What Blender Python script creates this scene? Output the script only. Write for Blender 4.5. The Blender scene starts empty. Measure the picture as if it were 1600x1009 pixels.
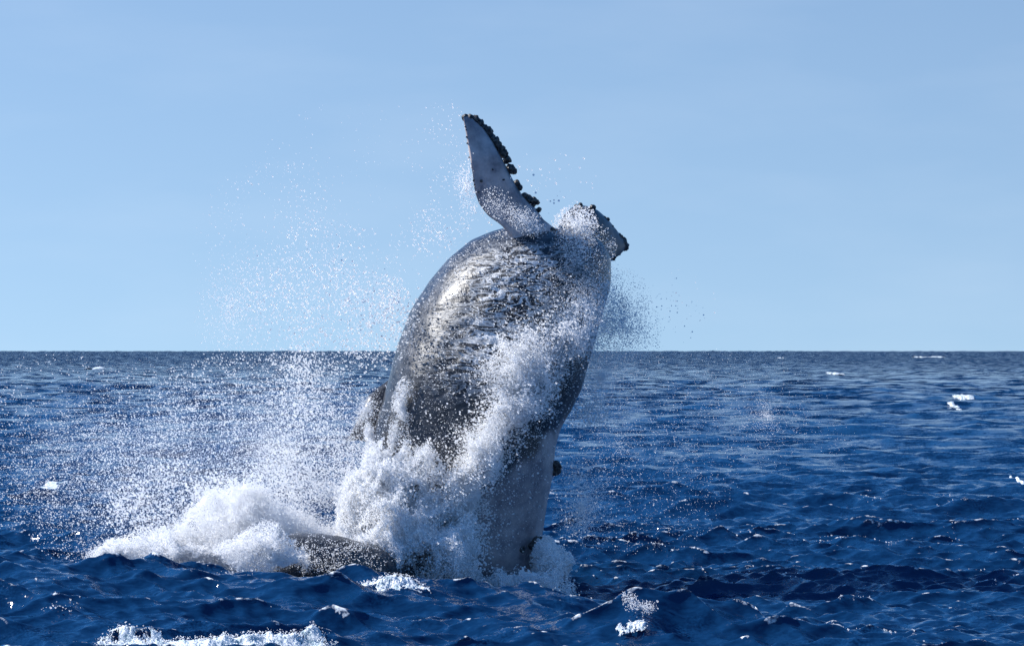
import bpy, bmesh, math, random
import numpy as np
from mathutils import Vector

random.seed(7)
rng = np.random.default_rng(7)
R = math.radians
scene = bpy.context.scene
col = scene.collection

# ------------------------------------------------------------------ camera, sky, sun, exposure
F_MM = 120.0
CAM_H = 4.06
HOR = 543.0                     # row of the level line of sight; the sea horizon dips a little below it
SC = 90.0                       # photograph pixels per metre at the whale
FPX = F_MM / 36.0 * 1600.0      # focal length in photograph pixels
DW = FPX / SC                   # distance of the whale (about 59 m)

cam_d = bpy.data.cameras.new('camera')
cam = bpy.data.objects.new('camera', cam_d)
col.objects.link(cam)
cam.location = (0, 0, CAM_H)
cam.rotation_euler = (R(90) + math.atan((HOR - 504.5) / FPX), 0, 0)
cam_d.lens = F_MM
cam_d.sensor_width = 36.0
cam_d.clip_start = 0.5
cam_d.clip_end = 60000
cam_d.dof.use_dof = True
cam_d.dof.focus_distance = DW - 1.0
cam_d.dof.aperture_fstop = 6.3
scene.camera = cam

SUN_EL = R(39)
SUN_AZ = math.atan2(-0.95, 0.24)      # compass style: x = sin, y = cos -> left and a little beyond the whale
sun_dir = Vector((math.sin(SUN_AZ) * math.cos(SUN_EL), math.cos(SUN_AZ) * math.cos(SUN_EL), math.sin(SUN_EL)))

world = bpy.data.worlds.new('World')
scene.world = world
world.use_nodes = True
wn = world.node_tree
wn.nodes.clear()
wo = wn.nodes.new('ShaderNodeOutputWorld')
bg = wn.nodes.new('ShaderNodeBackground')
sky = wn.nodes.new('ShaderNodeTexSky')
sky.sky_type = 'NISHITA'
sky.sun_disc = False
sky.sun_elevation = SUN_EL
sky.sun_rotation = SUN_AZ
sky.altitude = 0
sky.air_density = 1.0
sky.dust_density = 0.0
sky.ozone_density = 3.0
tc = wn.nodes.new('ShaderNodeTexCoord')
sep = wn.nodes.new('ShaderNodeSeparateXYZ')
mul = wn.nodes.new('ShaderNodeMath'); mul.operation = 'MULTIPLY_ADD'
mul.inputs[1].default_value = 0.9; mul.inputs[2].default_value = 0.15
com = wn.nodes.new('ShaderNodeCombineXYZ')
nrm = wn.nodes.new('ShaderNodeVectorMath'); nrm.operation = 'NORMALIZE'
wn.links.new(tc.outputs['Generated'], sep.inputs[0])
wn.links.new(sep.outputs[0], com.inputs[0]); wn.links.new(sep.outputs[1], com.inputs[1])
wn.links.new(sep.outputs[2], mul.inputs[0]); wn.links.new(mul.outputs[0], com.inputs[2])
wn.links.new(com.outputs[0], nrm.inputs[0]); wn.links.new(nrm.outputs[0], sky.inputs[0])
tint = wn.nodes.new('ShaderNodeMix'); tint.data_type = 'RGBA'; tint.blend_type = 'MULTIPLY'
tint.inputs[0].default_value = 1.0
tr_ = wn.nodes.new('ShaderNodeValToRGB')
tr_.color_ramp.interpolation = 'EASE'
tr_.color_ramp.elements[0].position = 0.09; tr_.color_ramp.elements[0].color = (0.99, 0.965, 0.95, 1)
tr_.color_ramp.elements[1].position = 0.34; tr_.color_ramp.elements[1].color = (0.21, 0.72, 1.12, 1)
wn.links.new(sep.outputs[2], tr_.inputs[0]); wn.links.new(tr_.outputs[0], tint.inputs[7])
wn.links.new(sky.outputs[0], tint.inputs[6])
# thin high cloud, barely there
mp = wn.nodes.new('ShaderNodeMapping'); mp.inputs['Scale'].default_value = (7, 7, 26)
nz = wn.nodes.new('ShaderNodeTexNoise'); nz.inputs['Scale'].default_value = 1.6; nz.inputs['Detail'].default_value = 5
wn.links.new(tc.outputs['Generated'], mp.inputs[0]); wn.links.new(mp.outputs[0], nz.inputs[0])
mr = wn.nodes.new('ShaderNodeMapRange'); mr.inputs[1].default_value = 0.45; mr.inputs[2].default_value = 0.8
mr.inputs[3].default_value = 0.0; mr.inputs[4].default_value = 0.09
wn.links.new(nz.outputs[0], mr.inputs[0])
cl = wn.nodes.new('ShaderNodeMix'); cl.data_type = 'RGBA'
cl.inputs[7].default_value = (6.0, 6.6, 7.4, 1)
wn.links.new(mr.outputs[0], cl.inputs[0]); wn.links.new(tint.outputs[2], cl.inputs[6])
wn.links.new(cl.outputs[2], bg.inputs[0])
bg.inputs[1].default_value = 0.105
wn.links.new(bg.outputs[0], wo.inputs[0])

sun_d = bpy.data.lights.new('sun', 'SUN')
sun_d.energy = 5.0
sun_d.angle = R(0.5)
sun_d.color = (1.0, 0.97, 0.93)
sun = bpy.data.objects.new('sun', sun_d)
sun.rotation_euler = sun_dir.to_track_quat('Z', 'Y').to_euler()
col.objects.link(sun)

scene.view_settings.view_transform = 'Standard'
scene.view_settings.look = 'None'
scene.view_settings.gamma = 1
scene.view_settings.use_curve_mapping = False
scene.view_settings.exposure = 0.55
try:
    scene.cycles.max_bounces = 18
    scene.cycles.diffuse_bounces = 16
    scene.cycles.transmission_bounces = 4
    scene.cycles.sample_clamp_indirect = 8.0
except Exception:
    pass

# ------------------------------------------------------------------ helpers
def P(px, py, y=DW):
    """point that stands at photograph pixel (px, py) at distance y"""
    return np.array([(px - 800.0) / FPX * y, y, CAM_H - (py - HOR) / FPX * y])

def tag(o, label=None, cat=None, group=None, kind=None):
    if label: o['label'] = label
    if cat: o['category'] = cat
    if group: o['group'] = group
    if kind: o['kind'] = kind
    return o

def link_mesh(name, verts, faces, mat, parent=None, smooth=True):
    me = bpy.data.meshes.new(name)
    me.from_pydata([tuple(v) for v in verts], [], faces)
    me.validate()
    if smooth:
        me.polygons.foreach_set('use_smooth', [True] * len(me.polygons))
    if mat: me.materials.append(mat)
    o = bpy.data.objects.new(name, me)
    col.objects.link(o)
    if parent: o.parent = parent
    return o

def grid_mesh(name, V, mat, wrap=False, keep=None):
    """V: (rows, cols, 3) array -> mesh object, fast"""
    n, m = V.shape[:2]
    me = bpy.data.meshes.new(name)
    idx = np.arange(n * m).reshape(n, m)
    if wrap:
        a = idx[:-1]; b = np.roll(idx, -1, axis=1)[:-1]; c = np.roll(idx, -1, axis=1)[1:]; d = idx[1:]
    else:
        a = idx[:-1, :-1]; b = idx[:-1, 1:]; c = idx[1:, 1:]; d = idx[1:, :-1]
    F = np.stack([a, b, c, d], -1).reshape(-1, 4)
    if keep is not None:
        F = F[keep.reshape(-1)[F].sum(1) >= 3]
        used = np.unique(F); remap = np.zeros(n * m, int); remap[used] = np.arange(len(used))
        F = remap[F]; V = V.reshape(-1, 3)[used]
    me.vertices.add(V.size // 3)
    me.vertices.foreach_set('co', V.reshape(-1).astype(np.float32))
    me.loops.add(F.size)
    me.loops.foreach_set('vertex_index', F.reshape(-1).astype(np.int32))
    me.polygons.add(len(F))
    me.polygons.foreach_set('loop_start', (np.arange(len(F)) * 4).astype(np.int32))
    me.update(calc_edges=True)
    me.polygons.foreach_set('use_smooth', np.ones(len(F), dtype=bool))
    me.materials.append(mat)
    o = bpy.data.objects.new(name, me)
    col.objects.link(o)
    return o

_tab = rng.random(65536).astype(np.float32)
def vnoise(p):
    """value noise in 3D, 0..1"""
    p = np.asarray(p, dtype=np.float64)
    i = np.floor(p).astype(np.int64); f = (p - i)
    f = f * f * (3 - 2 * f)
    out = 0
    for dx in (0, 1):
        wx = f[..., 0] if dx else 1 - f[..., 0]
        for dy in (0, 1):
            wy = f[..., 1] if dy else 1 - f[..., 1]
            for dz in (0, 1):
                wz = f[..., 2] if dz else 1 - f[..., 2]
                h = ((i[..., 0] + dx) * 73856093) ^ ((i[..., 1] + dy) * 19349663) ^ ((i[..., 2] + dz) * 83492791)
                h = (h ^ (h >> 13)) * 1274126177
                out = out + _tab[(h ^ (h >> 16)) & 65535] * wx * wy * wz
    return out

def fbm(p, octs=4, gain=0.5):
    p = np.asarray(p, dtype=np.float64)
    a = 1.0; s = 0; t = 0
    for k in range(octs):
        s = s + a * vnoise(p * (2.03 ** k) + 17.3 * k); t += a; a *= gain
    return s / t

def sstep(a, b, x):
    t = np.clip((x - a) / (b - a), 0, 1)
    return t * t * (3 - 2 * t)

def new_mat(name):
    m = bpy.data.materials.new(name); m.use_nodes = True
    nt = m.node_tree; nt.nodes.clear()
    out = nt.nodes.new('ShaderNodeOutputMaterial')
    return m, nt, out

# ------------------------------------------------------------------ materials
def make_water():
    m, nt, out = new_mat('sea_water')
    N = nt.nodes.new; L = nt.links.new
    geo = N('ShaderNodeNewGeometry')
    p = N('ShaderNodeBsdfPrincipled')
    p.inputs['Base Color'].default_value = (0.003, 0.027, 0.084, 1)
    p.inputs['Roughness'].default_value = 0.07
    p.inputs['IOR'].default_value = 1.333
    # fine ripples straight on the normal, so that far water keeps its roughness too
    acc = None
    for sc_, k in (((0.8, 1.9, 1.0), 0.60), ((2.4, 5.6, 3.0), 0.62), ((8, 17, 11), 0.72)):
        mp = N('ShaderNodeMapping'); mp.inputs['Scale'].default_value = sc_
        mp.inputs['Rotation'].default_value = (0, 0, R(-12))
        L(geo.outputs['Position'], mp.inputs[0])
        nz = N('ShaderNodeTexNoise'); nz.inputs['Scale'].default_value = 1.0; nz.inputs['Detail'].default_value = 2
        nz.inputs['Distortion'].default_value = 0.4
        L(mp.outputs[0], nz.inputs[0])
        sub = N('ShaderNodeVectorMath'); sub.operation = 'SUBTRACT'; sub.inputs[1].default_value = (0.5, 0.5, 0.5)
        L(nz.outputs['Color'], sub.inputs[0])
        sc = N('ShaderNodeVectorMath'); sc.operation = 'MULTIPLY'; sc.inputs[1].default_value = (k * 0.8, k * 1.3, 0)
        L(sub.outputs[0], sc.inputs[0])
        if acc is None: acc = sc
        else:
            ad = N('ShaderNodeVectorMath'); ad.operation = 'ADD'
            L(acc.outputs[0], ad.inputs[0]); L(sc.outputs[0], ad.inputs[1]); acc = ad
    far = N('ShaderNodeAttribute'); far.attribute_name = 'unresolved'
    mp = N('ShaderNodeMapping'); mp.inputs['Scale'].default_value = (0.36, 0.42, 1); mp.inputs['Rotation'].default_value = (0, 0, R(-12))
    L(geo.outputs['Position'], mp.inputs[0])
    nz = N('ShaderNodeTexNoise'); nz.inputs['Scale'].default_value = 1.0; nz.inputs['Detail'].default_value = 3; nz.inputs['Distortion'].default_value = 0.5
    L(mp.outputs[0], nz.inputs[0])
    sub = N('ShaderNodeVectorMath'); sub.operation = 'SUBTRACT'; sub.inputs[1].default_value = (0.5, 0.5, 0.5); L(nz.outputs['Color'], sub.inputs[0])
    big = N('ShaderNodeVectorMath'); big.operation = 'MULTIPLY'; big.inputs[1].default_value = (0.9, 1.9, 0); L(sub.outputs[0], big.inputs[0])
    fa = N('ShaderNodeAttribute'); fa.attribute_name = 'unresolved'
    fb = N('ShaderNodeMath'); fb.operation = 'SUBTRACT'; fb.inputs[1].default_value = 1; L(fa.outputs['Fac'], fb.inputs[0])
    bs = N('ShaderNodeVectorMath'); bs.operation = 'SCALE'; L(big.outputs[0], bs.inputs[0]); L(fb.outputs[0], bs.inputs[3])
    ba = N('ShaderNodeVectorMath'); ba.operation = 'ADD'; L(acc.outputs[0], ba.inputs[0]); L(bs.outputs[0], ba.inputs[1]); acc = ba
    # steep capillary ripples in patches: they catch the sun as sparkles
    mk = N('ShaderNodeTexNoise'); mk.inputs['Scale'].default_value = 0.9; mk.inputs['Detail'].default_value = 3; L(geo.outputs['Position'], mk.inputs[0])
    mkr = N('ShaderNodeMapRange'); mkr.inputs[1].default_value = 0.52; mkr.inputs[2].default_value = 0.72; mkr.inputs[4].default_value = 1.6
    L(mk.outputs[0], mkr.inputs[0])
    rp = N('ShaderNodeTexNoise'); rp.inputs['Scale'].default_value = 26; rp.inputs['Detail'].default_value = 1; L(geo.outputs['Position'], rp.inputs[0])
    rs = N('ShaderNodeVectorMath'); rs.operation = 'SUBTRACT'; rs.inputs[1].default_value = (0.5, 0.5, 0.5); L(rp.outputs['Color'], rs.inputs[0])
    rm = N('ShaderNodeVectorMath'); rm.operation = 'MULTIPLY'; rm.inputs[1].default_value = (1, 1, 0); L(rs.outputs[0], rm.inputs[0])
    rk = N('ShaderNodeVectorMath'); rk.operation = 'SCALE'; L(rm.outputs[0], rk.inputs[0]); L(mkr.outputs[0], rk.inputs[3])
    ra = N('ShaderNodeVectorMath'); ra.operation = 'ADD'; L(acc.outputs[0], ra.inputs[0]); L(rk.outputs[0], ra.inputs[1]); acc = ra
    fs = N('ShaderNodeVectorMath'); fs.operation = 'SCALE'; L(acc.outputs[0], fs.inputs[0]); L(far.outputs['Fac'], fs.inputs[3])
    ad = N('ShaderNodeVectorMath'); ad.operation = 'ADD'
    lean = N('ShaderNodeAttribute'); lean.attribute_name = 'lean'
    l2 = N('ShaderNodeVectorMath'); l2.operation = 'ADD'; L(lean.outputs['Vector'], l2.inputs[0]); L(fs.outputs[0], l2.inputs[1])
    L(geo.outputs['Normal'], ad.inputs[0]); L(l2.outputs[0], ad.inputs[1])
    nn = N('ShaderNodeVectorMath'); nn.operation = 'NORMALIZE'
    L(ad.outputs[0], nn.inputs[0]); L(nn.outputs[0], p.inputs['Normal'])
    # foam film on the breaking crests
    at = N('ShaderNodeAttribute'); at.attribute_name = 'foam'
    fz = N('ShaderNodeTexNoise'); fz.inputs['Scale'].default_value = 5; fz.inputs['Detail'].default_value = 6
    fz.inputs['Roughness'].default_value = 0.7
    L(geo.outputs['Position'], fz.inputs[0])
    ma = N('ShaderNodeMath'); ma.operation = 'ADD'; L(at.outputs['Fac'], ma.inputs[0]); L(fz.outputs[0], ma.inputs[1])
    fr = N('ShaderNodeMapRange'); fr.inputs[1].default_value = 0.98; fr.inputs[2].default_value = 1.12
    L(ma.outputs[0], fr.inputs[0])
    d = N('ShaderNodeBsdfDiffuse'); d.inputs[0].default_value = (0.8, 0.84, 0.86, 1)
    mx = N('ShaderNodeMixShader'); L(fr.outputs[0], mx.inputs[0]); L(p.outputs[0], mx.inputs[1]); L(d.outputs[0], mx.inputs[2])
    L(mx.outputs[0], out.inputs[0])
    return m

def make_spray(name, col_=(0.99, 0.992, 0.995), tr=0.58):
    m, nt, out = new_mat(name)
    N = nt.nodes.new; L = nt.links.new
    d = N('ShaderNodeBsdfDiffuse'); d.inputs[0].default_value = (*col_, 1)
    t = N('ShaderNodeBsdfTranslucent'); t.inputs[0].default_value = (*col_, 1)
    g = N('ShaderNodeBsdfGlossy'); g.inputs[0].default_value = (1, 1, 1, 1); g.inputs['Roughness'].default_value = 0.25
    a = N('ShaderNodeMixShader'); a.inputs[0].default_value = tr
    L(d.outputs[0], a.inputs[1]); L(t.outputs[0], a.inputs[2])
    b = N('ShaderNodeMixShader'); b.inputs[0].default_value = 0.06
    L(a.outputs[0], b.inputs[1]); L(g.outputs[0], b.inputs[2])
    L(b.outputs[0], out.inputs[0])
    return m

def make_foam():
    m, nt, out = new_mat('white_foam')
    N = nt.nodes.new; L = nt.links.new
    geo = N('ShaderNodeNewGeometry')
    nz = N('ShaderNodeTexNoise'); nz.inputs['Scale'].default_value = 9; nz.inputs['Detail'].default_value = 8
    nz.inputs['Roughness'].default_value = 0.65
    L(geo.outputs['Position'], nz.inputs[0])
    cr = N('ShaderNodeValToRGB')
    cr.color_ramp.elements[0].position = 0.36; cr.color_ramp.elements[0].color = (0.12, 0.27, 0.36, 1)
    cr.color_ramp.elements[1].position = 0.52; cr.color_ramp.elements[1].color = (0.84, 0.88, 0.9, 1)
    L(nz.outputs[0], cr.inputs[0])
    bp = N('ShaderNodeBump'); bp.inputs['Strength'].default_value = 0.9; bp.inputs['Distance'].default_value = 0.06
    L(nz.outputs[0], bp.inputs['Height'])
    p = N('ShaderNodeBsdfPrincipled'); p.inputs['Roughness'].default_value = 0.45
    L(cr.outputs[0], p.inputs['Base Color']); L(bp.outputs[0], p.inputs['Normal'])
    L(p.outputs[0], out.inputs[0])
    return m

def make_skin():
    m, nt, out = new_mat('wet_whale_skin')
    N = nt.nodes.new; L = nt.links.new
    geo = N('ShaderNodeNewGeometry')
    belly = N('ShaderNodeAttribute'); belly.attribute_name = 'belly'
    film = N('ShaderNodeAttribute'); film.attribute_name = 'film'
    n1 = N('ShaderNodeTexNoise'); n1.inputs['Scale'].default_value = 2.2; n1.inputs['Detail'].default_value = 12; n1.inputs['Roughness'].default_value = 0.68
    L(geo.outputs['Position'], n1.inputs[0])
    dark = N('ShaderNodeValToRGB')
    dark.color_ramp.elements[0].position = 0.35; dark.color_ramp.elements[0].color = (0.012, 0.014, 0.019, 1)
    dark.color_ramp.elements[1].position = 0.7; dark.color_ramp.elements[1].color = (0.042, 0.046, 0.056, 1)
    L(n1.outputs[0], dark.inputs[0])
    pale = N('ShaderNodeValToRGB')
    pale.color_ramp.elements[0].position = 0.38; pale.color_ramp.elements[0].color = (0.24, 0.21, 0.23, 1)
    pale.color_ramp.elements[1].position = 0.6; pale.color_ramp.elements[1].color = (0.56, 0.49, 0.48, 1)
    L(n1.outputs[0], pale.inputs[0])
    mb = N('ShaderNodeMix'); mb.data_type = 'RGBA'
    L(belly.outputs['Fac'], mb.inputs[0]); L(dark.outputs[0], mb.inputs[6]); L(pale.outputs[0], mb.inputs[7])
    # film of water and foam running off in wrinkled lines
    mp = N('ShaderNodeMapping'); mp.inputs['Rotation'].default_value = (0, R(24), 0); mp.inputs['Scale'].default_value = (1.0, 1.0, 3.6)
    L(geo.outputs['Position'], mp.inputs[0])
    n2 = N('ShaderNodeTexNoise'); n2.inputs['Scale'].default_value = 2.0; n2.inputs['Detail'].default_value = 5
    n2.inputs['Distortion'].default_value = 1.4; n2.inputs['Roughness'].default_value = 0.62
    L(mp.outputs[0], n2.inputs[0])
    # ridged: 1 - |2n-1|
    r1 = N('ShaderNodeMath'); r1.operation = 'MULTIPLY_ADD'; r1.inputs[1].default_value = 2; r1.inputs[2].default_value = -1
    L(n2.outputs[0], r1.inputs[0])
    r2 = N('ShaderNodeMath'); r2.operation = 'ABSOLUTE'; L(r1.outputs[0], r2.inputs[0])
    r3 = N('ShaderNodeMath'); r3.operation = 'SUBTRACT'; r3.inputs[0].default_value = 1; L(r2.outputs[0], r3.inputs[1])
    th = N('ShaderNodeMapRange'); th.inputs[1].default_value = 0.87; th.inputs[2].default_value = 0.99
    L(r3.outputs[0], th.inputs[0])
    fm = N('ShaderNodeMath'); fm.operation = 'MULTIPLY'; L(th.outputs[0], fm.inputs[0]); L(film.outputs['Fac'], fm.inputs[1])
    mf = N('ShaderNodeMix'); mf.data_type = 'RGBA'; mf.inputs[7].default_value = (0.78, 0.8, 0.82, 1)
    L(fm.outputs[0], mf.inputs[0]); L(mb.outputs[2], mf.inputs[6])
    n3 = N('ShaderNodeTexNoise'); n3.inputs['Scale'].default_value = 14; n3.inputs['Detail'].default_value = 4
    L(geo.outputs['Position'], n3.inputs[0])
    hm = N('ShaderNodeMath'); hm.operation = 'MULTIPLY'; L(r3.outputs[0], hm.inputs[0]); L(film.outputs['Fac'], hm.inputs[1])
    hs = N('ShaderNodeMath'); hs.operation = 'MULTIPLY_ADD'; hs.inputs[1].default_value = 0.08
    L(n3.outputs[0], hs.inputs[0]); L(hm.outputs[0], hs.inputs[2])
    bp = N('ShaderNodeBump'); bp.inputs['Strength'].default_value = 0.6; bp.inputs['Distance'].default_value = 0.08
    L(hs.outputs[0], bp.inputs['Height'])
    p = N('ShaderNodeBsdfPrincipled'); p.inputs['Roughness'].default_value = 0.36; p.inputs['Specular IOR Level'].default_value = 0.36
    p.inputs['IOR'].default_value = 1.45
    p.inputs['Coat Weight'].default_value = 0.2; p.inputs['Coat Roughness'].default_value = 0.12
    L(mf.outputs[2], p.inputs['Base Color']); L(bp.outputs[0], p.inputs['Normal'])
    L(p.outputs[0], out.inputs[0])
    return m

def make_barnacle():
    m, nt, out = new_mat('barnacle_crust')
    N = nt.nodes.new; L = nt.links.new
    geo = N('ShaderNodeNewGeometry')
    nz = N('ShaderNodeTexNoise'); nz.inputs['Scale'].default_value = 22; nz.inputs['Detail'].default_value = 5
    L(geo.outputs['Position'], nz.inputs[0])
    cr = N('ShaderNodeValToRGB')
    cr.color_ramp.elements[0].position = 0.42; cr.color_ramp.elements[0].color = (0.008, 0.010, 0.014, 1)
    cr.color_ramp.elements[1].position = 0.75; cr.color_ramp.elements[1].color = (0.16, 0.14, 0.12, 1)
    L(nz.outputs[0], cr.inputs[0])
    bp = N('ShaderNodeBump'); bp.inputs['Strength'].default_value = 1; bp.inputs['Distance'].default_value = 0.03
    L(nz.outputs[0], bp.inputs['Height'])
    p = N('ShaderNodeBsdfPrincipled'); p.inputs['Roughness'].default_value = 0.4
    L(cr.outputs[0], p.inputs['Base Color']); L(bp.outputs[0], p.inputs['Normal']); L(p.outputs[0], out.inputs[0])
    return m

M_WATER = make_water(); M_SPRAY = make_spray('spray_droplets'); M_FOAM = make_foam()
M_SKIN = make_skin(); M_BARN = make_barnacle()
M_DARKDROP = make_spray('clear_droplets', (0.5, 0.58, 0.68), 0.4)  # the spray shader in a darker, bluer colour

# ------------------------------------------------------------------ the sea
NW = 150
lam = np.exp(np.linspace(np.log(0.2), np.log(26.0), NW)) * (1 + 0.04 * rng.standard_normal(NW))
main_dir = R(-103)       # crests lie almost across the view, a little slanted
ang = main_dir + rng.standard_normal(NW) * np.where(lam > 8, 0.28, np.where(lam > .8, 0.40, .52))
kx = 2 * np.pi / lam * np.cos(ang); ky = 2 * np.pi / lam * np.sin(ang)
steep = np.interp(lam, [.2, .5, 1.2, 2.2, 4, 8, 26], [.068, .070, .056, .034, .020, .014, .012]) * np.exp(-(lam / 30) ** 2)
amp = steep * lam / (2 * np.pi) * (0.6 + 0.8 * rng.random(NW)) * 1.15
ph = rng.random(NW) * 2 * np.pi
CHOP = 0.75

def ridge(x, y):
    """the big swells the photograph shows: one in front of the whale, one low at the right"""
    X = 800 + x / np.maximum(y, 1) * FPX
    # crest heights along the near swell at y about 51
    h = np.interp(X, [-600, 0, 200, 400, 560, 700, 850, 1000, 1150, 1700], [0.75, 0.94, 0.76, 0.66, 0.68, 0.56, 0.40, 0.22, 0.1, 0.08])
    yc = 51.5 + 0.9 * np.sin(x * 0.45 + 1.0) * 0.5
    d = y - yc
    g = np.where(d > 0, np.exp(-(d / 2.0) ** 2), np.exp(-(d / 2.7) ** 2))
    z = (h - 0.12) * g
    z = z - 0.20 * np.exp(-((y - 56.5) / 3.0) ** 2) * sstep(1300, 900, X)
    # small peaked wave at the lower right of the whale
    xc = (1010 - 800) / FPX * 47.0
    dx = x - xc; dy = y - 47.3 - 0.25 * dx
    z = z + 0.40 * np.exp(-(dy / 0.62) ** 2) * np.exp(-np.where(dx < 0, (dx / 0.75) ** 2, (dx / 1.35) ** 2))
    return z

def sea_disp(x, y, sp_a, sp_r):
    """x,y arrays; local mesh spacing across and along; returns dx,dy,z and squeeze"""
    z = np.zeros_like(x); dx = np.zeros_like(x); dy = np.zeros_like(x); jac = np.zeros_like(x)
    for i in range(NW):
        cx = abs(kx[i]) * sp_a + abs(ky[i]) * sp_r      # phase step per vertex
        w = 1 - sstep(1.5, 2.7, cx)
        if np.max(w) <= 0: continue
        t = kx[i] * x + ky[i] * y + ph[i]
        s = np.sin(t); c = np.cos(t)
        a = amp[i] * w
        z += a * s
        k = 2 * np.pi / lam[i]
        dx += CHOP * a * c * kx[i] / k; dy += CHOP * a * c * ky[i] / k
        jac += CHOP * a * k * s
    return dx, dy, z, jac

def build_sea():
    th = np.concatenate([np.linspace(R(-180), R(-15), 90)[:-1], np.linspace(R(-15), R(-10.2), 60)[:-1],
                         np.linspace(R(-10.2), R(10.2), 720), np.linspace(R(10.2), R(15), 60)[1:],
                         np.linspace(R(15), R(180), 90)[1:]])
    r = [0.4]
    while r[-1] < 60000:
        q = r[-1]
        if q < 30: s = 0.10 * q
        elif q < 44.6: s = 0.3
        elif q < 72: s = 0.056
        elif q < 110: s = 0.0017 * q
        elif q < 400: s = 0.0032 * q
        elif q < 3500: s = 0.012 * q
        else: s = 0.08 * q
        r.append(q + s)
    r = np.array(r)
    print('sea rows', len(r), 'cols', len(th))
    RR, TT = np.meshgrid(r, th, indexing='ij')
    x = RR * np.sin(TT); y = RR * np.cos(TT)
    dth = np.gradient(th)[None, :] * RR
    dr = np.gradient(r)[:, None] * np.ones_like(TT)
    out = np.zeros(x.shape + (3,)); J = np.zeros_like(x)
    for i0 in range(0, len(r), 64):
        sl = slice(i0, i0 + 64)
        a, b, z, j = sea_disp(x[sl], y[sl], dth[sl], dr[sl])
        fade = np.clip(1 - RR[sl] / 9000, 0, 1)
        mod = 0.7 + 0.6 * fbm(np.stack([x[sl] / 11, y[sl] / 16, 0 * z], -1), 2)
        out[sl, :, 0] = x[sl] + a * mod; out[sl, :, 1] = y[sl] + b * mod
        out[sl, :, 2] = z * fade * mod + ridge(x[sl], y[sl])
        far_ = sstep(200, 600, RR[sl]) * sstep(12000, 9000, RR[sl])
        if far_.max() > 0:
            out[sl, :, 2] += far_ * ((fbm(np.stack([x[sl] / 4.5, y[sl] / 30, 0 * z], -1), 3) - .5) * 1.0 + sstep(900, 3000, RR[sl]) * (fbm(np.stack([x[sl] / 14, y[sl] / 90, 0 * z + 7], -1), 3) - .5) * 4.5)
        J[sl] = j * mod
    out[..., 2] -= RR ** 2 / (2 * 6371000.0)      # curvature of the sea
    out[:, -1] = out[:, 0]
    o = grid_mesh('sea', out, M_WATER)
    at = o.data.attributes.new('foam', 'FLOAT', 'POINT')
    f = sstep(0.45, 0.8, J) * 0.50 * sstep(30, 45, RR)
    at.data.foreach_set('value', f.reshape(-1).astype(np.float32))
    at = o.data.attributes.new('unresolved', 'FLOAT', 'POINT')
    at.data.foreach_set('value', (1 + 0.5 * sstep(70, 130, RR) + 0.8 * sstep(120, 330, RR)).reshape(-1).astype(np.float32))
    at = o.data.attributes.new('lean', 'FLOAT_VECTOR', 'POINT')   # steep lee faces of the far waves too small for the mesh
    ln = np.zeros(RR.shape + (3,), np.float32); ln[..., 1] = -0.62 * sstep(70, 1100, RR); at.data.foreach_set('vector', ln.reshape(-1))
    tag(o, 'deep blue choppy open sea reaching the horizon', kind='structure')
    return o

build_sea()

def water_z(x, y):
    x = np.atleast_1d(np.asarray(x, float)); y = np.atleast_1d(np.asarray(y, float))
    dx, dy, z, j = sea_disp(x, y, np.full_like(x, 0.01), np.full_like(x, 0.01) + 0.0013 * np.hypot(x, y))
    dx2, dy2, z, j = sea_disp(x - dx, y - dy, np.full_like(x, 0.01), np.full_like(x, 0.01) + 0.0013 * np.hypot(x, y))
    mod = 0.7 + 0.6 * fbm(np.stack([x / 11, y / 16, 0 * z], -1), 2)
    return z * mod + ridge(x, y)

# ------------------------------------------------------------------ the whale
whale = bpy.data.objects.new('humpback_whale', None)
whale.location = (0, 0, 0)
col.objects.link(whale)
tag(whale, 'huge dark grey humpback whale breaching backwards with its long white fin raised', 'whale')

def ring_loft(rings, mat, name, parent, n=40):
    pass

SL = [  # row, left, right, depth factor, depth offset
    (354, 800, 838, .50, .25), (357, 782, 868, .50, .22), (362, 766, 905, .50, .2), (375, 738, 934, .50, .15), (400, 701, 953, .50, .1),
    (440, 668, 955, .50, .05), (480, 645, 947, .50, 0), (520, 628, 936, .50, 0), (560, 615, 926, .50, -.1),
    (600, 606, 912, .49, -.18), (635, 599, 896, .48, -.26), (655, 594, 878, .48, -.3), (690, 583, 868, .47, -.38), (740, 580, 864, .43, -.46), (790, 600, 854, .42, -.5),
    (840, 640, 846, .43, -.5), (900, 670, 846, .43, -.5), (980, 720, 846, .46, .1), (1060, 745, 840, .4, .3)]

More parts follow.
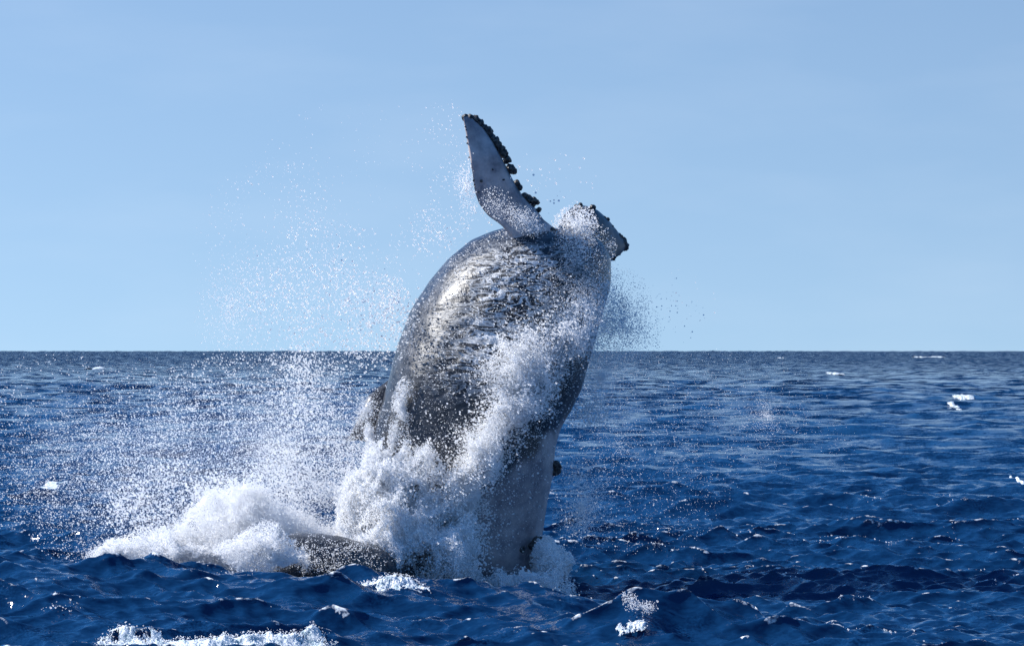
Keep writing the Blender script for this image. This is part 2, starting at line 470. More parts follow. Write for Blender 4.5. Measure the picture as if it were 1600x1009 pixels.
def build_body():
    rows = np.array([s[0] for s in SL], float)
    yy = np.concatenate([np.linspace(354, 375, 8)[:-1], np.linspace(375, 1060, 70)])
    Ls = np.interp(yy, rows, [s[1] for s in SL]); Rs = np.interp(yy, rows, [s[2] for s in SL])
    ker = np.ones(3) / 3
    Ls[1:-1] = np.convolve(Ls, ker, 'valid'); Rs[1:-1] = np.convolve(Rs, ker, 'valid')
    D = np.interp(yy, rows, [s[3] for s in SL]); O = np.interp(yy, rows, [s[4] for s in SL])
    n = 64
    bm = bmesh.new()
    vr = []
    for y_, l, r_, d, o_ in zip(yy, Ls, Rs, D, O):
        c = P((l + r_) / 2, y_); hw = (r_ - l) / 2 / SC
        ring = []
        for k in range(n):
            a = 2 * math.pi * k / n
            ca, sa = math.cos(a), math.sin(a)
            ring.append(bm.verts.new((c[0] + hw * ca, c[1] + o_ + 2 * d * hw * sa * 0.95, c[2])))
        vr.append(ring)
    for a, b in zip(vr[:-1], vr[1:]):
        for k in range(n):
            bm.faces.new((a[k], a[(k + 1) % n], b[(k + 1) % n], b[k]))
    bm.faces.new(vr[0]); bm.faces.new(list(reversed(vr[-1])))
    bmesh.ops.recalc_face_normals(bm, faces=bm.faces)
    # tail stock curving out of the splash to the left, breaking the surface as a hump
    path = [(700, 830, 0, 62), (650, 885, -1.0, 62), (600, 915, -2.2, 58), (560, 902, -3.2, 52), (515, 888, -3.7, 52), (472, 880, -3.8, 48), (425, 898, -3.7, 40), (385, 930, -3.5, 28)]
    pa = np.array(path, float)
    t = np.linspace(0, len(path) - 1, 40)
    for tt in t:
        px, py, dy, rr = [np.interp(tt, range(len(path)), pa[:, q]) for q in range(4)]
        c = P(px, py, DW + dy)
        bmesh.ops.create_icosphere(bm, subdivisions=3, radius=rr / SC, matrix=__import__('mathutils').Matrix.Translation(c))
    me = bpy.data.meshes.new('body'); bm.to_mesh(me); bm.free()
    tmp = bpy.data.objects.new('body_tmp', me); col.objects.link(tmp)
    md = tmp.modifiers.new('r', 'REMESH'); md.mode = 'VOXEL'; md.voxel_size = 0.06
    sm = tmp.modifiers.new('s', 'SMOOTH'); sm.factor = 0.5; sm.iterations = 10
    dg = bpy.context.evaluated_depsgraph_get()
    me2 = bpy.data.meshes.new_from_object(tmp.evaluated_get(dg))
    bpy.data.objects.remove(tmp); bpy.data.meshes.remove(me)
    me2.name = 'body'
    nv = len(me2.vertices)
    co = np.zeros(nv * 3); me2.vertices.foreach_get('co', co); co = co.reshape(-1, 3)
    no = np.zeros(nv * 3); me2.vertices.foreach_get('normal', no); no = no.reshape(-1, 3)
    X = 800 + co[:, 0] * SC; Y = HOR + (CAM_H - co[:, 2]) * SC
    # muscles, folds and creases
    disp = (fbm(co * 0.7, 3) - 0.5) * 0.16 + (fbm(co * 2.6 + 5, 3) - 0.5) * 0.05
    film = np.exp(-(((X - 800) + 0.30 * (Y - 480)) / 70) ** 2) * sstep(370, 420, Y) * sstep(640, 560, Y)
    q = co @ np.array([[math.cos(.42), 0, -math.sin(.42)], [0, 1, 0], [math.sin(.42), 0, math.cos(.42)]])
    fold = 1 - np.abs(2 * fbm(q * np.array([1.2, 1.2, 4.6]) + 31, 3) - 1)
    disp += film * (fold - 0.75) * 0.16
    co = co + no * disp[:, None]
    me2.vertices.foreach_set('co', co.reshape(-1))
    # pale belly: low and right of a slanting line
    bl = (Y - 730) + (X - 775) * 0.72
    belly = sstep(-8, 14, bl + (fbm(co * 1.7, 3) - .5) * 70) * sstep(700, 740, X) * .8
    a = me2.attributes.new('belly', 'FLOAT', 'POINT'); a.data.foreach_set('value', belly.astype(np.float32))
    film2 = np.clip(film * 1.2 + 0.05 * sstep(350, 400, Y) * (1 - belly), 0, 1)
    a = me2.attributes.new('film', 'FLOAT', 'POINT'); a.data.foreach_set('value', film2.astype(np.float32))
    me2.polygons.foreach_set('use_smooth', [True] * len(me2.polygons))
    me2.materials.clear(); me2.materials.append(M_SKIN)
    o = bpy.data.objects.new('body', me2); col.objects.link(o); o.parent = whale
    return o

body = build_body()

def blade(name, lead, trail, y_lead, y_trail, thick, parent, belly=1.0, n=48, m=14):
    """a fin between a leading and a trailing edge, root to tip, with an aerofoil section"""
    def res(pts, ys):
        pts = np.array(pts, float); d = np.r_[0, np.cumsum(np.hypot(*np.diff(pts, axis=0).T))]; d /= d[-1]
        t = np.linspace(0, 1, n)
        return np.stack([np.interp(t, d, pts[:, 0]), np.interp(t, d, pts[:, 1]), np.interp(t, np.linspace(0, 1, len(ys)), ys)], 1)
    A = res(lead, y_lead); B = res(trail, y_trail)
    A = np.array([P(a[0], a[1], DW + a[2]) for a in A]); B = np.array([P(b[0], b[1], DW + b[2]) for b in B])
    for Q in (A, B):
        for _ in range(2): Q[1:-1] = (Q[:-2] + 2 * Q[1:-1] + Q[2:]) / 4
    V = []; rows = []
    for i in range(n):
        ax = (A[min(i + 1, n - 1)] + B[min(i + 1, n - 1)] - A[max(i - 1, 0)] - B[max(i - 1, 0)])
        ch = B[i] - A[i]; L = np.linalg.norm(ch) + 1e-6
        nrm_ = np.cross(ax, ch); nrm_ = nrm_ / (np.linalg.norm(nrm_) + 1e-9)
        tk = min(thick * (1 - 0.55 * i / n), L * 0.55)
        row = []
        for k in range(2 * m):
            s = k / m if k <= m else (2 * m - k) / m
            sgn = 1 if k <= m else -1
            prof = (math.sqrt(max(s, 0)) * (1 - s)) * 2.2 * tk / 2 * 1.3
            row.append(len(V)); V.append(A[i] + ch * s + nrm_ * prof * sgn)
        rows.append(row)
    F = []
    w = 2 * m
    for a, b in zip(rows[:-1], rows[1:]):
        for k in range(w): F.append((a[k], a[(k + 1) % w], b[(k + 1) % w], b[k]))
    F.append(tuple(rows[0])); F.append(tuple(reversed(rows[-1])))
    V = np.array(V)
    o = link_mesh(name, V, F, M_SKIN, parent)
    bl = np.full(len(V), belly) if np.isscalar(belly) else belly(V)
    # darker skin along the leading edge
    at = o.data.attributes.new('belly', 'FLOAT', 'POINT')
    s = np.tile([(k / m if k <= m else (2 * m - k) / m) for k in range(w)], n)
    bl = bl * sstep(0.02, 0.16, s + (fbm(V * 5, 3) - .5) * 0.25)
    at.data.foreach_set('value', bl.astype(np.float32))
    f = o.data.attributes.new('film', 'FLOAT', 'POINT'); f.data.foreach_set('value', np.full(len(V), 0.0, np.float32))
    return o, A, B

def knob_mesh(seed):
    bm = bmesh.new()
    bmesh.ops.create_icosphere(bm, subdivisions=3, radius=1.0)
    for v in bm.verts:
        p = np.array(v.co) * 1.8 + seed * 9.1
        v.co *= 0.62 + 0.75 * float(fbm(p, 3)) 
    me = bpy.data.meshes.new('barnacle_knob'); bm.to_mesh(me); bm.free()
    me.polygons.foreach_set('use_smooth', [True] * len(me.polygons)); me.materials.append(M_BARN)
    return me
KN = [knob_mesh(i) for i in range(4)]

def knobs(parent, spots, dy, name='knob'):
    for i, (px, py, rr) in enumerate(spots):
        o = bpy.data.objects.new(name, KN[i % 4]); col.objects.link(o); o.parent = parent
        y = DW + (dy(px, py) if callable(dy) else dy)
        o.location = P(px, py, y)
        s = rr * .9 / SC
        o.scale = (s * random.uniform(.85, 1.2), s * random.uniform(.8, 1.1), s * random.uniform(.85, 1.2))
        o.rotation_euler = (random.uniform(0, 6), random.uniform(0, 6), random.uniform(0, 6))

lead = [(878, 372), (868, 358), (850, 345), (838, 326), (818, 308), (803, 284), (790, 258), (779, 238), (768, 218), (752, 196), (740, 184), (728, 181)]
trail = [(800, 372), (784, 352), (762, 337), (748, 318), (741, 296), (738, 268), (733, 240), (729, 215), (726, 198), (724, 188), (723, 184), (725, 181)]
fin, _, _ = blade('pectoral_fin', lead, trail, [-.2, -.7, -1.0, -1.0], [-.9, -1.1, -1.15, -1.1], 0.26, whale, 1.0)
fin['label'] = 'white underside of the raised fin with dark knobbly front edge'
spots = [(727, 184, 6), (734, 184, 7), (742, 187, 8), (749, 193, 8), (755, 200, 8), (762, 206, 9), (767, 214, 8), (772, 222, 10), (778, 228, 7), (786, 240, 10), (781, 234, 8),
         (792, 250, 7), (797, 264, 8), (803, 268, 6), (807, 287, 7), (811, 293, 6), (820, 307, 6), (826, 312, 8), (833, 314, 7), (838, 316, 5), (832, 319, 6), (842, 328, 5), (838, 330, 5),
         (862, 360, 7), (870, 364, 6), (856, 361, 7), (875, 367, 4)]
knobs(fin, spots, lambda x, y: -.45 - .6 * (365 - y) / 185)
small = [(727, 198, 1.6), (728, 203, 1.2), (729, 214, 1.5), (730, 224, 1.8), (733, 246, 1.2), (737, 262, 1.4), (740, 282, 1.8), (741, 289, 1.3), (752, 283, 2.2), (787, 281, 2.0), (770, 265, 1.5), (748, 300, 1.4)]
knobs(fin, small, -1.12, 'barnacle')

lead2 = [(880, 352), (882, 334), (893, 324), (908, 320), (926, 324), (944, 340), (958, 358), (970, 374), (980, 384)]
trail2 = [(892, 410), (905, 405), (920, 405), (935, 406), (948, 406), (956, 404), (963, 402), (969, 398), (976, 390)]
fin2, _, _ = blade('pectoral_fin', lead2, trail2, [.3, 1.0, 1.6, 2.0], [.2, .6, 1.2, 1.8], 0.34, whale, lambda V: sstep(0.42, 0.62, fbm(V * np.array([7, 2, 1.2]), 3)) * .28)
fin2['label'] = 'far fin mostly turned away, dark tip with barnacles'
spots2 = [(907, 322, 5), (900, 322, 4), (926, 324, 5), (944, 340, 4), (949, 343, 4), (955, 354, 4), (960, 361, 4), (967, 370, 7), (972, 378, 8), (976, 385, 8), (969, 388, 8), (964, 394, 7), (957, 402, 6), (963, 380, 8)]
knobs(fin2, spots2, lambda x, y: .5 + 1.4 * (x - 890) / 90)

# dorsal fin on the left flank, hooked towards the tail
lead3 = [(612, 590), (590, 606), (575, 618), (566, 640), (556, 660), (545, 682), (541, 689)]
trail3 = [(612, 720), (600, 715), (588, 706), (577, 694), (567, 688), (556, 687), (545, 690)]
dorsal, _, _ = blade('dorsal_fin', lead3, trail3, [0.1, -.1, -.2], [0, -.2, -.25], 0.30, whale, 0.12)

# barnacle lumps on the jaw
knobs(whale, [(868, 728, 10), (866, 736, 8), (861, 718, 6), (871, 736, 6)], -.55, 'barnacle')
knobs(whale, [(838, 846, 9), (832, 852, 7), (815, 858, 6), (803, 862, 6), (843, 842, 6)], -1.15, 'barnacle')

# ------------------------------------------------------------------ spray: clouds of real droplets
def points_group():
    ng = bpy.data.node_groups.new('droplets', 'GeometryNodeTree')
    ng.interface.new_socket('Geometry', in_out='INPUT', socket_type='NodeSocketGeometry')
    ng.interface.new_socket('Material', in_out='INPUT', socket_type='NodeSocketMaterial')
    ng.interface.new_socket('Geometry', in_out='OUTPUT', socket_type='NodeSocketGeometry')
    i = ng.nodes.new('NodeGroupInput'); o = ng.nodes.new('NodeGroupOutput')
    m = ng.nodes.new('GeometryNodeMeshToPoints')
    a = ng.nodes.new('GeometryNodeInputNamedAttribute'); a.data_type = 'FLOAT'; a.inputs[0].default_value = 'rad'
    s = ng.nodes.new('GeometryNodeSetMaterial')
    ng.links.new(i.outputs[0], m.inputs['Mesh']); ng.links.new(a.outputs[0], m.inputs['Radius'])
    ng.links.new(m.outputs[0], s.inputs[0]); ng.links.new(i.outputs[1], s.inputs['Material']); ng.links.new(s.outputs[0], o.inputs[0])
    return ng
NG = points_group()
def froth_group():
    ng = bpy.data.node_groups.new('froth', 'GeometryNodeTree')
    ng.interface.new_socket('Geometry', in_out='INPUT', socket_type='NodeSocketGeometry')
    ng.interface.new_socket('Material', in_out='INPUT', socket_type='NodeSocketMaterial')
    ng.interface.new_socket('Density', in_out='INPUT', socket_type='NodeSocketFloat')
    ng.interface.new_socket('Top', in_out='INPUT', socket_type='NodeSocketFloat')
    ng.interface.new_socket('Geometry', in_out='OUTPUT', socket_type='NodeSocketGeometry')
    i = ng.nodes.new('NodeGroupInput'); o = ng.nodes.new('NodeGroupOutput')
    d = ng.nodes.new('GeometryNodeDistributePointsOnFaces'); d.distribute_method = 'RANDOM'
    rv = ng.nodes.new('FunctionNodeRandomValue'); rv.data_type = 'FLOAT'; rv.inputs[2].default_value = 0.0015
    pr = ng.nodes.new('GeometryNodeSetPointRadius'); sp = ng.nodes.new('GeometryNodeSetPosition')
    rj = ng.nodes.new('FunctionNodeRandomValue'); rj.data_type = 'FLOAT_VECTOR'; rj.inputs[0].default_value = (-.03, -.03, -.01); rj.inputs[1].default_value = (.03, .03, .06); rj.inputs['Seed'].default_value = 5
    s = ng.nodes.new('GeometryNodeSetMaterial'); jn = ng.nodes.new('GeometryNodeJoinGeometry')
    K = ng.links.new
    K(i.outputs[0], d.inputs[0]); K(i.outputs[2], d.inputs['Density']); K(i.outputs[3], rv.inputs[3])
    K(d.outputs[0], sp.inputs[0]); K(rj.outputs[0], sp.inputs['Offset']); K(sp.outputs[0], pr.inputs[0]); K(rv.outputs[1], pr.inputs['Radius'])
    K(pr.outputs[0], s.inputs[0]); K(i.outputs[1], s.inputs['Material']); K(s.outputs[0], jn.inputs[0]); K(i.outputs[0], jn.inputs[0]); K(jn.outputs[0], o.inputs[0])
    return ng
NGF = froth_group()
total_pts = 0
def cloud(name, pts, rad, mat, label, cat=None):
    global total_pts
    total_pts += len(pts)
    me = bpy.data.meshes.new(name)
    me.vertices.add(len(pts)); me.vertices.foreach_set('co', np.asarray(pts, np.float32).reshape(-1))
    at = me.attributes.new('rad', 'FLOAT', 'POINT'); at.data.foreach_set('value', np.asarray(rad, np.float32))
    me.materials.append(mat)
    o = bpy.data.objects.new(name, me); col.objects.link(o)
    md = o.modifiers.new('droplets', 'NODES'); md.node_group = NG
    md[NG.interface.items_tree['Material'].identifier] = mat
    tag(o, label, cat, kind='stuff')
    return o

def to3(x, y, dep):
    yy = DW + dep
    return np.stack([(x - 800) / FPX * yy, yy, CAM_H - (y - HOR) / FPX * yy], 1)

def radii(n, lo, hi, p=2.5):
    return (lo + (hi - lo) * rng.random(n) ** p) / SC

def puff(cx, cy, rx, ry, dep, rd, n, lo, hi, nscale=1.5, thr=0.0, soft=0.15, rot=0, edge=2.0, p=2.5, stretch=(1, 1, 1)):
    """droplets in an ellipsoid (photo pixels, metres deep), thinned by noise"""
    k = int(n * (1.0 if thr <= 0 else 2.2))
    d = rng.standard_normal((k, 3)); d /= np.linalg.norm(d, axis=1)[:, None]
    rr = rng.random(k) ** (1 / edge)
    d = d * rr[:, None]
    c, s = math.cos(R(rot)), math.sin(R(rot))
    x = cx + d[:, 0] * rx * c - d[:, 1] * ry * s
    y = cy + d[:, 0] * rx * s + d[:, 1] * ry * c
    pts = to3(x, y, dep + d[:, 2] * rd)
    if thr > 0:
        f = fbm(pts * nscale * np.array(stretch), 4)
        keep = rng.random(k) < sstep(thr - soft, thr + soft, f)
        pts = pts[keep]
    pts = pts[:n]
    return pts, radii(len(pts), lo, hi, p)

def band(path, n, lo, hi, nscale=2.0, thr=0.45, soft=0.1, p=2.5):
    """droplets along a polyline of (x, y, halfwidth, depth, halfdepth)"""
    a = np.array(path, float)
    k = int(n * 2.2)
    t = rng.random(k) * (len(a) - 1)
    q = [np.interp(t, range(len(a)), a[:, j]) for j in range(5)]
    x = q[0] + rng.standard_normal(k) * q[2] * .55; y = q[1] + rng.standard_normal(k) * q[2] * .55
    pts = to3(x, y, q[3] + rng.standard_normal(k) * q[4] * .6)
    f = fbm(pts * nscale, 4)
    pts = pts[rng.random(k) < sstep(thr - soft, thr + soft, f)][:n]
    return pts, radii(len(pts), lo, hi, p)

def join(L):
    return np.concatenate([a for a, b in L]), np.concatenate([b for a, b in L])

# 1. the tall white splash at the whale's foot
L = []
for cx, cy, rx, ry, dep, rd, n in [
        (598, 800, 58, 90, -1.8, .8, 230000), (565, 800, 34, 50, -1.6, .7, 60000), (630, 845, 80, 66, -2.1, .8, 200000), (545, 770, 20, 22, -1.3, .4, 16000),
        (672, 880, 60, 50, -2.3, .6, 120000), (588, 722, 17, 44, -1.6, .4, 26000), (618, 735, 24, 40, -1.8, .4, 22000), (655, 775, 34, 60, -1.9, .5, 40000),
        (600, 868, 60, 42, -2.5, .6, 90000), (550, 838, 34, 32, -2.1, .6, 34000), (700, 880, 34, 46, -2.2, .4, 60000),
        (862, 900, 30, 34, -1.2, .6, 46000), (872, 908, 24, 18, -1.0, .6, 26000), (800, 915, 90, 20, -2.1, .4, 50000), (848, 868, 16, 26, -.9, .4, 7000)]:
    L.append(puff(cx, cy, rx * 1.15, ry * 1.1, dep, rd, n, .28, 1.05, 1.9, .46, .10, edge=1.5, p=2.5))
    L.append(puff(cx, cy, rx * 1.35, ry * 1.25, dep, rd, n // 40, .6, 1.9, 2.2, .46, .10, edge=1.7, p=2.5))
pts, rad = join(L)
w3 = np.stack([fbm(pts * 1.9 + q, 4, .6) for q in (3, 40, 80)], 1) - .5
pts = pts + w3 * np.array([.9, .6, 1.3])
cloud('splash', pts, rad, M_SPRAY, 'tall ragged white splash at the foot of the breaching whale')

# 2. sheet of spray thrown up across the belly
L = [band([(712, 900, 20, -2.0, .25), (718, 820, 18, -2.0, .25), (730, 750, 22, -2.0, .25), (762, 680, 32, -2.0, .3), (800, 610, 44, -1.9, .3), (845, 552, 40, -1.7, .3), (900, 510, 28, -1.5, .3)], 190000, .25, .9, 2.4, .46, .12, p=2),
     band([(712, 900, 30, -2.1, .3), (722, 820, 34, -2.1, .3), (735, 750, 36, -2.1, .3), (770, 680, 48, -2.1, .3), (808, 610, 58, -2.0, .3), (850, 550, 54, -1.8, .3), (905, 505, 44, -1.6, .3)], 16000, .35, 1.7, 3.0, .48, .12, p=2.5),
     band([(680, 740, 40, -2.0, .3), (740, 800, 40, -2.0, .3), (730, 850, 30, -2, .3)], 6000, .3, 1.6, 3.0, .5, .08),
     band([(880, 500, 36, -1.5, .4), (930, 480, 36, -1.0, .5), (985, 500, 40, -.5, .5)], 12000, .2, .9, 2.0, .45, .15)]
pts, rad = join(L)
w3 = np.stack([fbm(pts * 2.4 + q, 4, .6) for q in (3, 40, 80)], 1) - .5
pts = pts + w3 * np.array([.5, .3, .5])
cloud('spray_sheet', pts, rad, M_SPRAY, 'band of white spray rising slantwise across the whale')

# 3. smooth rolling plume at the left
L = []
for cx, cy, rx, ry, dep, rd, n, rot, th in [(372, 838, 78, 58, -2.2, .8, 150000, 0, .36), (380, 808, 52, 36, -1.9, .7, 60000, 0, .38), (430, 832, 66, 32, -2.2, .6, 50000, 12, .38), (330, 866, 60, 30, -2.0, .8, 60000, 0, .44),
        (250, 866, 84, 20, -2.2, .8, 110000, -4, .40), (195, 870, 40, 12, -2.2, .7, 30000, 0, .42), (480, 822, 80, 12, -1.4, .5, 15000, 12, .42), (555, 850, 60, 14, -1.8, .5, 12000, 25, .42), (405, 862, 50, 34, -4.75, .25, 46000, 0, .34), (450, 880, 60, 16, -4.5, .2, 7000, 0, .42)]:
    L.append(puff(cx, cy, rx * 1.3, ry * 1.3, dep, rd, n, .25, .75, 1.7, th, .14, rot=rot, edge=1.15, p=2))
    L.append(puff(cx, cy, rx * 1.7, ry * 1.7, dep, rd, n // 14, .2, .55, 1.7, th, .2, rot=rot, edge=1.1, p=2))
L.append(puff(520, 868, 90, 30, -4.6, .2, 2600, .15, .8, 1.4, .4, .2, edge=2.2))
pts, rad = join(L)
pts = pts + (np.stack([fbm(pts * 2.2 + q, 4, .6) for q in (3, 40, 80)], 1) - .5) * np.array([.8, .5, .8])
cloud('spray_plume', pts, rad, M_SPRAY, 'smooth white plume rolling over the dark hump at the left')

# 4. droplets flying over the sea at the left, over the sky and past the right side
L = [puff(330, 720, 330, 170, -1, 3, 34000, .15, .42, .8, .44, .2, edge=2.2, p=1.5),
     puff(420, 700, 200, 150, -1, 3, 34000, .15, .42, .8, .44, .2, edge=1.8, p=1.5),
     puff(400, 720, 260, 170, -1, 3.0, 20000, .2, 1.3, .9, .46, .14, edge=3, p=4),
     puff(230, 740, 240, 170, -1, 3.0, 14000, .2, 1.15, .9, .46, .14, edge=3, p=4),
     puff(100, 690, 200, 140, -1, 3.0, 9000, .2, 1.0, .9, .46, .14, edge=3, p=4),
     puff(510, 650, 120, 120, -.8, 2.0, 5000, .22, 1.4, 1.6, .48, .2, edge=2.2, p=3.5),
     puff(470, 640, 40, 120, -.8, 1.0, 1300, .35, 1.6, 2.0, .50, .08, edge=2.2, p=3),
     puff(450, 760, 70, 80, -.8, 1.0, 5000, .25, 1.6, 2.0, .50, .08, edge=2.2, p=3),
     puff(530, 740, 50, 70, -.8, 1.0, 5000, .25, 1.2, 2.0, .48, .08, edge=2.0, p=3),
     puff(300, 790, 150, 70, -1.0, 2.0, 5000, .4, 2.1, 1.4, .50, .10, edge=2.2, p=3)]
pts, rad = join(L)
cloud('flying_droplets', pts, rad, M_SPRAY, 'dense veil of flying droplets over the sea left of the whale')

L = [puff(520, 470, 150, 130, -.5, 2.0, 3600, .35, 1.7, 1.4, .50, .10, edge=2.2, p=4),
     puff(430, 400, 130, 160, -.5, 2.0, 1500, .35, 1.3, 1.4, .50, .10, edge=2.2, p=4),
     puff(590, 500, 70, 80, -.5, 1.5, 2200, .4, 1.9, 2, .50, .10, edge=2, p=4),
     puff(360, 480, 60, 110, 0, 1.5, 1800, .3, 1.0, 1.4, .45, .12, edge=1.6, p=3),
     puff(728, 290, 22, 70, -.8, .5, 900, .4, 1.1, 2, .5, .1, edge=1.6, p=3),
     puff(700, 240, 60, 90, -.5, 1, 260, .4, 1.3, 2, .5, .1, edge=2, p=3),
     puff(690, 370, 90, 60, -.5, 1, 500, .4, 1.5, 2, .5, .1, edge=2, p=3),
     puff(850, 290, 90, 60, -.5, 1, 110, .4, 1.8, 2, .5, .1, edge=2, p=3),
     puff(560, 250, 200, 100, -.5, 2, 180, .4, 1.0, 2, .5, .1, edge=2, p=3)]
pts, rad = join(L)
cloud('flying_droplets', pts, rad, M_SPRAY, 'scattered droplets thrown against the sky left of the whale')

L = [puff(910, 385, 55, 45, -.6, .8, 6500, .3, 1.0, 2, .46, .12, edge=1.8, p=3),
     puff(900, 350, 40, 30, .2, .8, 3500, .35, 1.3, 2, .46, .12, edge=1.8, p=3),
     puff(905, 440, 62, 90, -1.6, .5, 9000, .2, .55, 1.2, .40, .2, edge=1.7, p=2),
     puff(965, 520, 70, 60, -.4, 1.0, 8000, .2, .7, 1.6, .45, .14, edge=1.7, p=3),
     puff(940, 590, 80, 100, .5, 1.5, 18000, .18, .5, 1.6, .42, .2, edge=1.15, p=3),
     puff(1000, 700, 170, 170, 1.0, 2.5, 8000, .22, .7, 1.2, .48, .16, edge=1.2, p=3),
     puff(1200, 650, 150, 90, 1.0, 2.5, 3600, .22, .6, 1.2, .50, .14, rot=30, edge=1.2, p=3),
     puff(925, 640, 45, 40, -.3, .8, 420, .8, 2.0, 2, .45, .1, edge=2, p=2),
     puff(910, 790, 50, 90, 0, 1.0, 7000, .22, .9, 2, .45, .16, edge=1.1, p=3),
     puff(1050, 480, 90, 60, 0, 1.5, 120, .4, 1.2, 2, .45, .14, edge=2, p=3)]
pts, rad = join(L)
cloud('sea_mist', pts, rad, M_SPRAY, 'fine bluish mist and droplets blown off the right side of the whale')

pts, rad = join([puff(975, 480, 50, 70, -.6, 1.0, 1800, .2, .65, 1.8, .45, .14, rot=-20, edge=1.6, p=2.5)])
cloud('water_beads', pts, rad, M_DARKDROP, 'dark water beads beside the whale below its far fin')

# 5. beads and foam flecks all over the whale's near side
def body_beads(n, lo, hi, p, f=None):
    k = n * 3
    y = 356 + rng.random(k) * 520; l = np.interp(y, [s[0] for s in SL], [s[1] for s in SL]); r_ = np.interp(y, [s[0] for s in SL], [s[2] for s in SL])
    u = rng.random(k) * 2 - 1
    x = (l + r_) / 2 + (r_ - l) / 2 * u
    hw = (r_ - l) / 2 / SC
    dep = -np.sqrt(1 - u * u) * hw * .95 - rng.random(k) ** 1.5 * 0.35 + np.interp(y, [s[0] for s in SL], [s[4] for s in SL])
    pts = to3(x, y, dep)
    nzv = fbm(pts * 2.2 + 9, 4)
    line = 730 - (x - 775) * .72
    pr = sstep(.34, .62, nzv) * np.where((x < 680) & (y > 560), .45, 1.0) * np.where(y > line, .45, 1.0) * np.where((x > 870) & (y < 560), .35, 1.0)
    pts = pts[rng.random(k) < pr][:n]
    return pts, radii(len(pts), lo, hi, p)
pts, rad = join([body_beads(5000, .3, 1.25, 3), body_beads(11000, .18, .5, 2)])
cloud('body_droplets', pts, rad, M_SPRAY, 'white beads and flecks of foam pelting off the whale\'s near side')
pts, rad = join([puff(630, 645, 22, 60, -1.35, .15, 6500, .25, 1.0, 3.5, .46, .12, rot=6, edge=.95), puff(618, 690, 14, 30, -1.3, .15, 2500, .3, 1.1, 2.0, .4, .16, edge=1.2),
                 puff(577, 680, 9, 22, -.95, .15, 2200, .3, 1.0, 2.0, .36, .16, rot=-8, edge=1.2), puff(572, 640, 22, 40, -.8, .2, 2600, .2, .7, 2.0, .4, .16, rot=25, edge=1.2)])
cloud('flank_highlight_spray', pts, rad, M_SPRAY, 'bright patch of running white water on the whale\'s lower left flank')  # bright droplets imitate the gloss on the flank; thin spray by the dorsal fin
pts, rad = join([puff(820, 345, 40, 22, -1.4, .3, 1600, .3, .9, 2, .4, .2, rot=35), puff(775, 320, 30, 30, -1.5, .3, 500, .3, .9, 2, .4, .2)])
cloud('fin_droplets', pts, rad, M_SPRAY, 'thin spray in front of the base of the raised fin')
print('droplets', total_pts)

# ------------------------------------------------------------------ foam on the water
def foam_patch(name, px0, px1, yc, half, height, label, cat=None, kind=None, cover=.5, n=(260, 60), slant=0.0, seed=0, fs=1.0, group=None, froth=0, size=1.0, hole=.28):
    """lumpy foam riding on the water between two photo columns at distance yc"""
    x0 = (px0 - 800) / FPX * yc; x1 = (px1 - 800) / FPX * yc
    u = np.linspace(0, 1, n[0]); v = np.linspace(-1, 1, n[1])
    U, Vv = np.meshgrid(u, v)
    X = x0 + (x1 - x0) * U
    wob = (fbm(np.stack([X * .9 * fs, 0 * X, 0 * X + seed], -1), 3) - .5) * half * 1.2
    Y = yc + Vv * half + wob + slant * (X - (x0 + x1) / 2)
    Z = water_z(X.ravel(), Y.ravel()).reshape(X.shape)
    env = np.sin(np.pi * U) ** .9 * (1 - np.abs(Vv) ** 2.2)
    q = np.stack([X * 2.4 * fs, Y * 1.6 * fs, 0 * X + seed * 3.3], -1)
    b = 1 - np.abs(2 * fbm(q, 5, .62) - 1)
    b = (b - (1 - cover)) / cover
    fine = fbm(q * 4.3, 4, .6) - .5
    Z = Z + height * np.clip(b, -1, 1) * env + height * .9 * fine * env - height * .2 - (1 - env) * height * 1.2
    keep = (np.clip(b, -.6, 1) * .6 + fine * 1.1 + .25) * env - (1 - env) * .35 + (rng.random(X.shape) - .5) * .22 > hole
    o = grid_mesh(name, np.stack([X, Y, Z], -1), M_FOAM, keep=keep)
    if froth:
        md = o.modifiers.new('froth', 'NODES'); md.node_group = NGF
        ids = {k.name: k.identifier for k in NGF.interface.items_tree}
        md[ids['Material']] = M_SPRAY; md[ids['Density']] = float(froth); md[ids['Top']] = .009 * size
    tag(o, label, cat, group, kind)
    return o

foam_patch('foam_band', 40, 620, 46.65, .7, .07, 'long band of broken white foam across the bottom left foreground', kind='stuff', cover=.62, n=(1100, 150), slant=.04, froth=900, hole=.27, seed=1)
foam_patch('crest_foam', 480, 720, 50.3, .42, .06, 'glittering foam on the dark crest in front of the splash', kind='stuff', cover=.36, n=(500, 80), slant=-.05, froth=700, hole=.22, seed=2, fs=1.5)
foam_patch('plume_foam', 160, 400, 56.2, .8, .3, 'low white foam under the rolling plume at the left', kind='stuff', cover=.7, n=(420, 60), froth=7000, hole=-5, seed=3)
foam_patch('plume_foam', 630, 905, 57.4, .7, .16, 'white churned water around the foot of the whale', kind='stuff', cover=.7, n=(420, 60), froth=7000, hole=-5, seed=4)
foam_patch('wavelet_foam', 935, 1045, 46.9, .2, .03, 'small white breaking crest on the dark peaked wave at lower right', kind='stuff', cover=.5, n=(300, 80), froth=400, hole=.46, seed=5, fs=2.4)
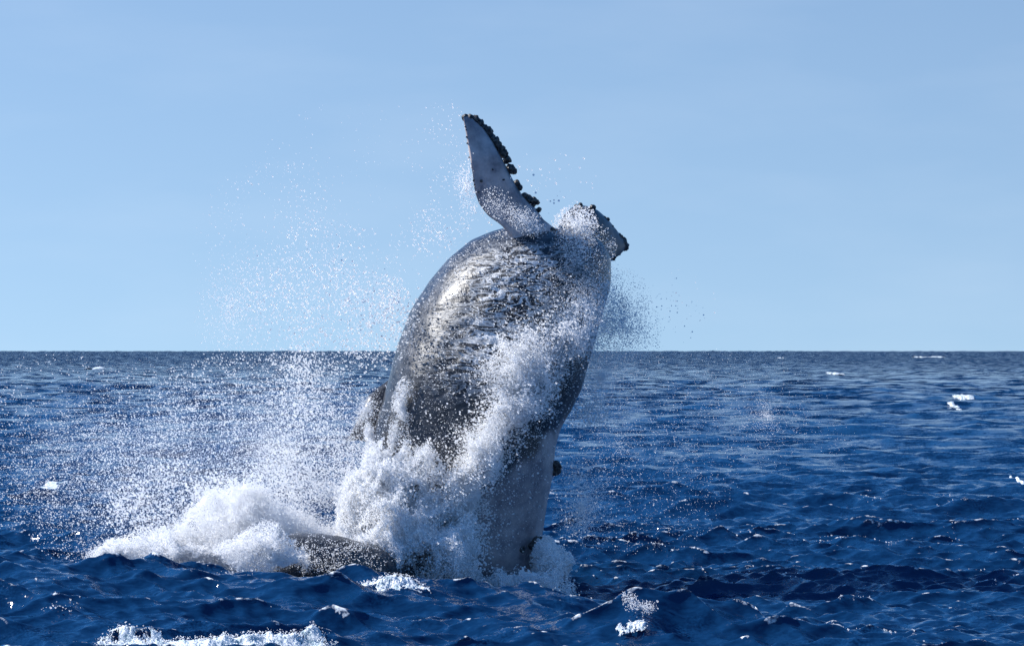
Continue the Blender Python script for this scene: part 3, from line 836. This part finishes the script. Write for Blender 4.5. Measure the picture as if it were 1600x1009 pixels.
pts, rad = join([puff(985, 940, 14, 18, 47.2 - DW, .15, 260, .2, .8, 3.5, .52, .05), puff(1005, 948, 24, 12, 47.2 - DW, .15, 420, .2, .9, 3.5, .52, .05), puff(975, 930, 4, 12, 47.2 - DW, .1, 60, .25, .7, 3, .4, .2)])
cloud('wavelet_spray', pts, rad, M_SPRAY, 'small curl of spray flicked up from the peaked wave at lower right')

k = 60000  # sun glints on the crests, imitated by small white points
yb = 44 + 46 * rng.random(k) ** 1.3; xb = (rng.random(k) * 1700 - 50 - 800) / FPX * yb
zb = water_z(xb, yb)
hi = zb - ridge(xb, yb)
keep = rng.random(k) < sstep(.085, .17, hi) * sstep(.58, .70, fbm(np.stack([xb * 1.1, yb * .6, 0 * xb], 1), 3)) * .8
print('glints', keep.sum(), np.percentile(hi, [50, 90, 98]))
cloud('glint_specks', np.stack([xb, yb, zb + .012], 1)[keep], radii(keep.sum(), .45, 1.5, 2.5), M_SPRAY, 'white specks standing in for sun glints on the wave crests in the foreground')
G = 'whitecaps on the open sea'
for i, (px, py, w, hgt, lab) in enumerate([
        (95, 754, 66, .30, 'largest white whitecap on the left, beside the left edge of the picture'),
        (1510, 626, 50, .55, 'bright whitecap at far right, the widest on that side'),
        (1486, 638, 22, .35, 'small whitecap just below and left of the bright wide one at far right'),
        (1543, 661, 30, .35, 'faint whitecap near the right edge below the bright wide one'),
        (1462, 555, 22, .9, 'whitecap breaking right on the horizon towards the right'),
        (1434, 557, 14, .8, 'tiny whitecap left of the one breaking on the horizon at right'),
        (1303, 584, 30, .55, 'narrow whitecap below the horizon, between whale and right edge'),
        (1218, 559, 14, .9, 'small whitecap close under the horizon right of the whale'),
        (1588, 751, 14, .22, 'tiny bright whitecap cut by the right edge'),
        (72, 566, 16, .7, 'small whitecap under the horizon at the far left'),
        (150, 576, 30, .5, 'faint long whitecap under the horizon at left')]):
    yc = CAM_H * FPX / (py - HOR)
    if py < 570: yc = min(yc, 1500)
    hh = yc * (.03 if yc < 200 else .03)
    foam_patch('whitecap', px - w * (.42 if py > 570 else .22), px + w * (.42 if py > 570 else .22), yc, hh, min(.06, hgt) if yc < 200 else hgt * .3, lab, 'whitecap', cover=.5, n=(110, 40), hole=.22, seed=10 + i, fs=80 / yc, group=G)
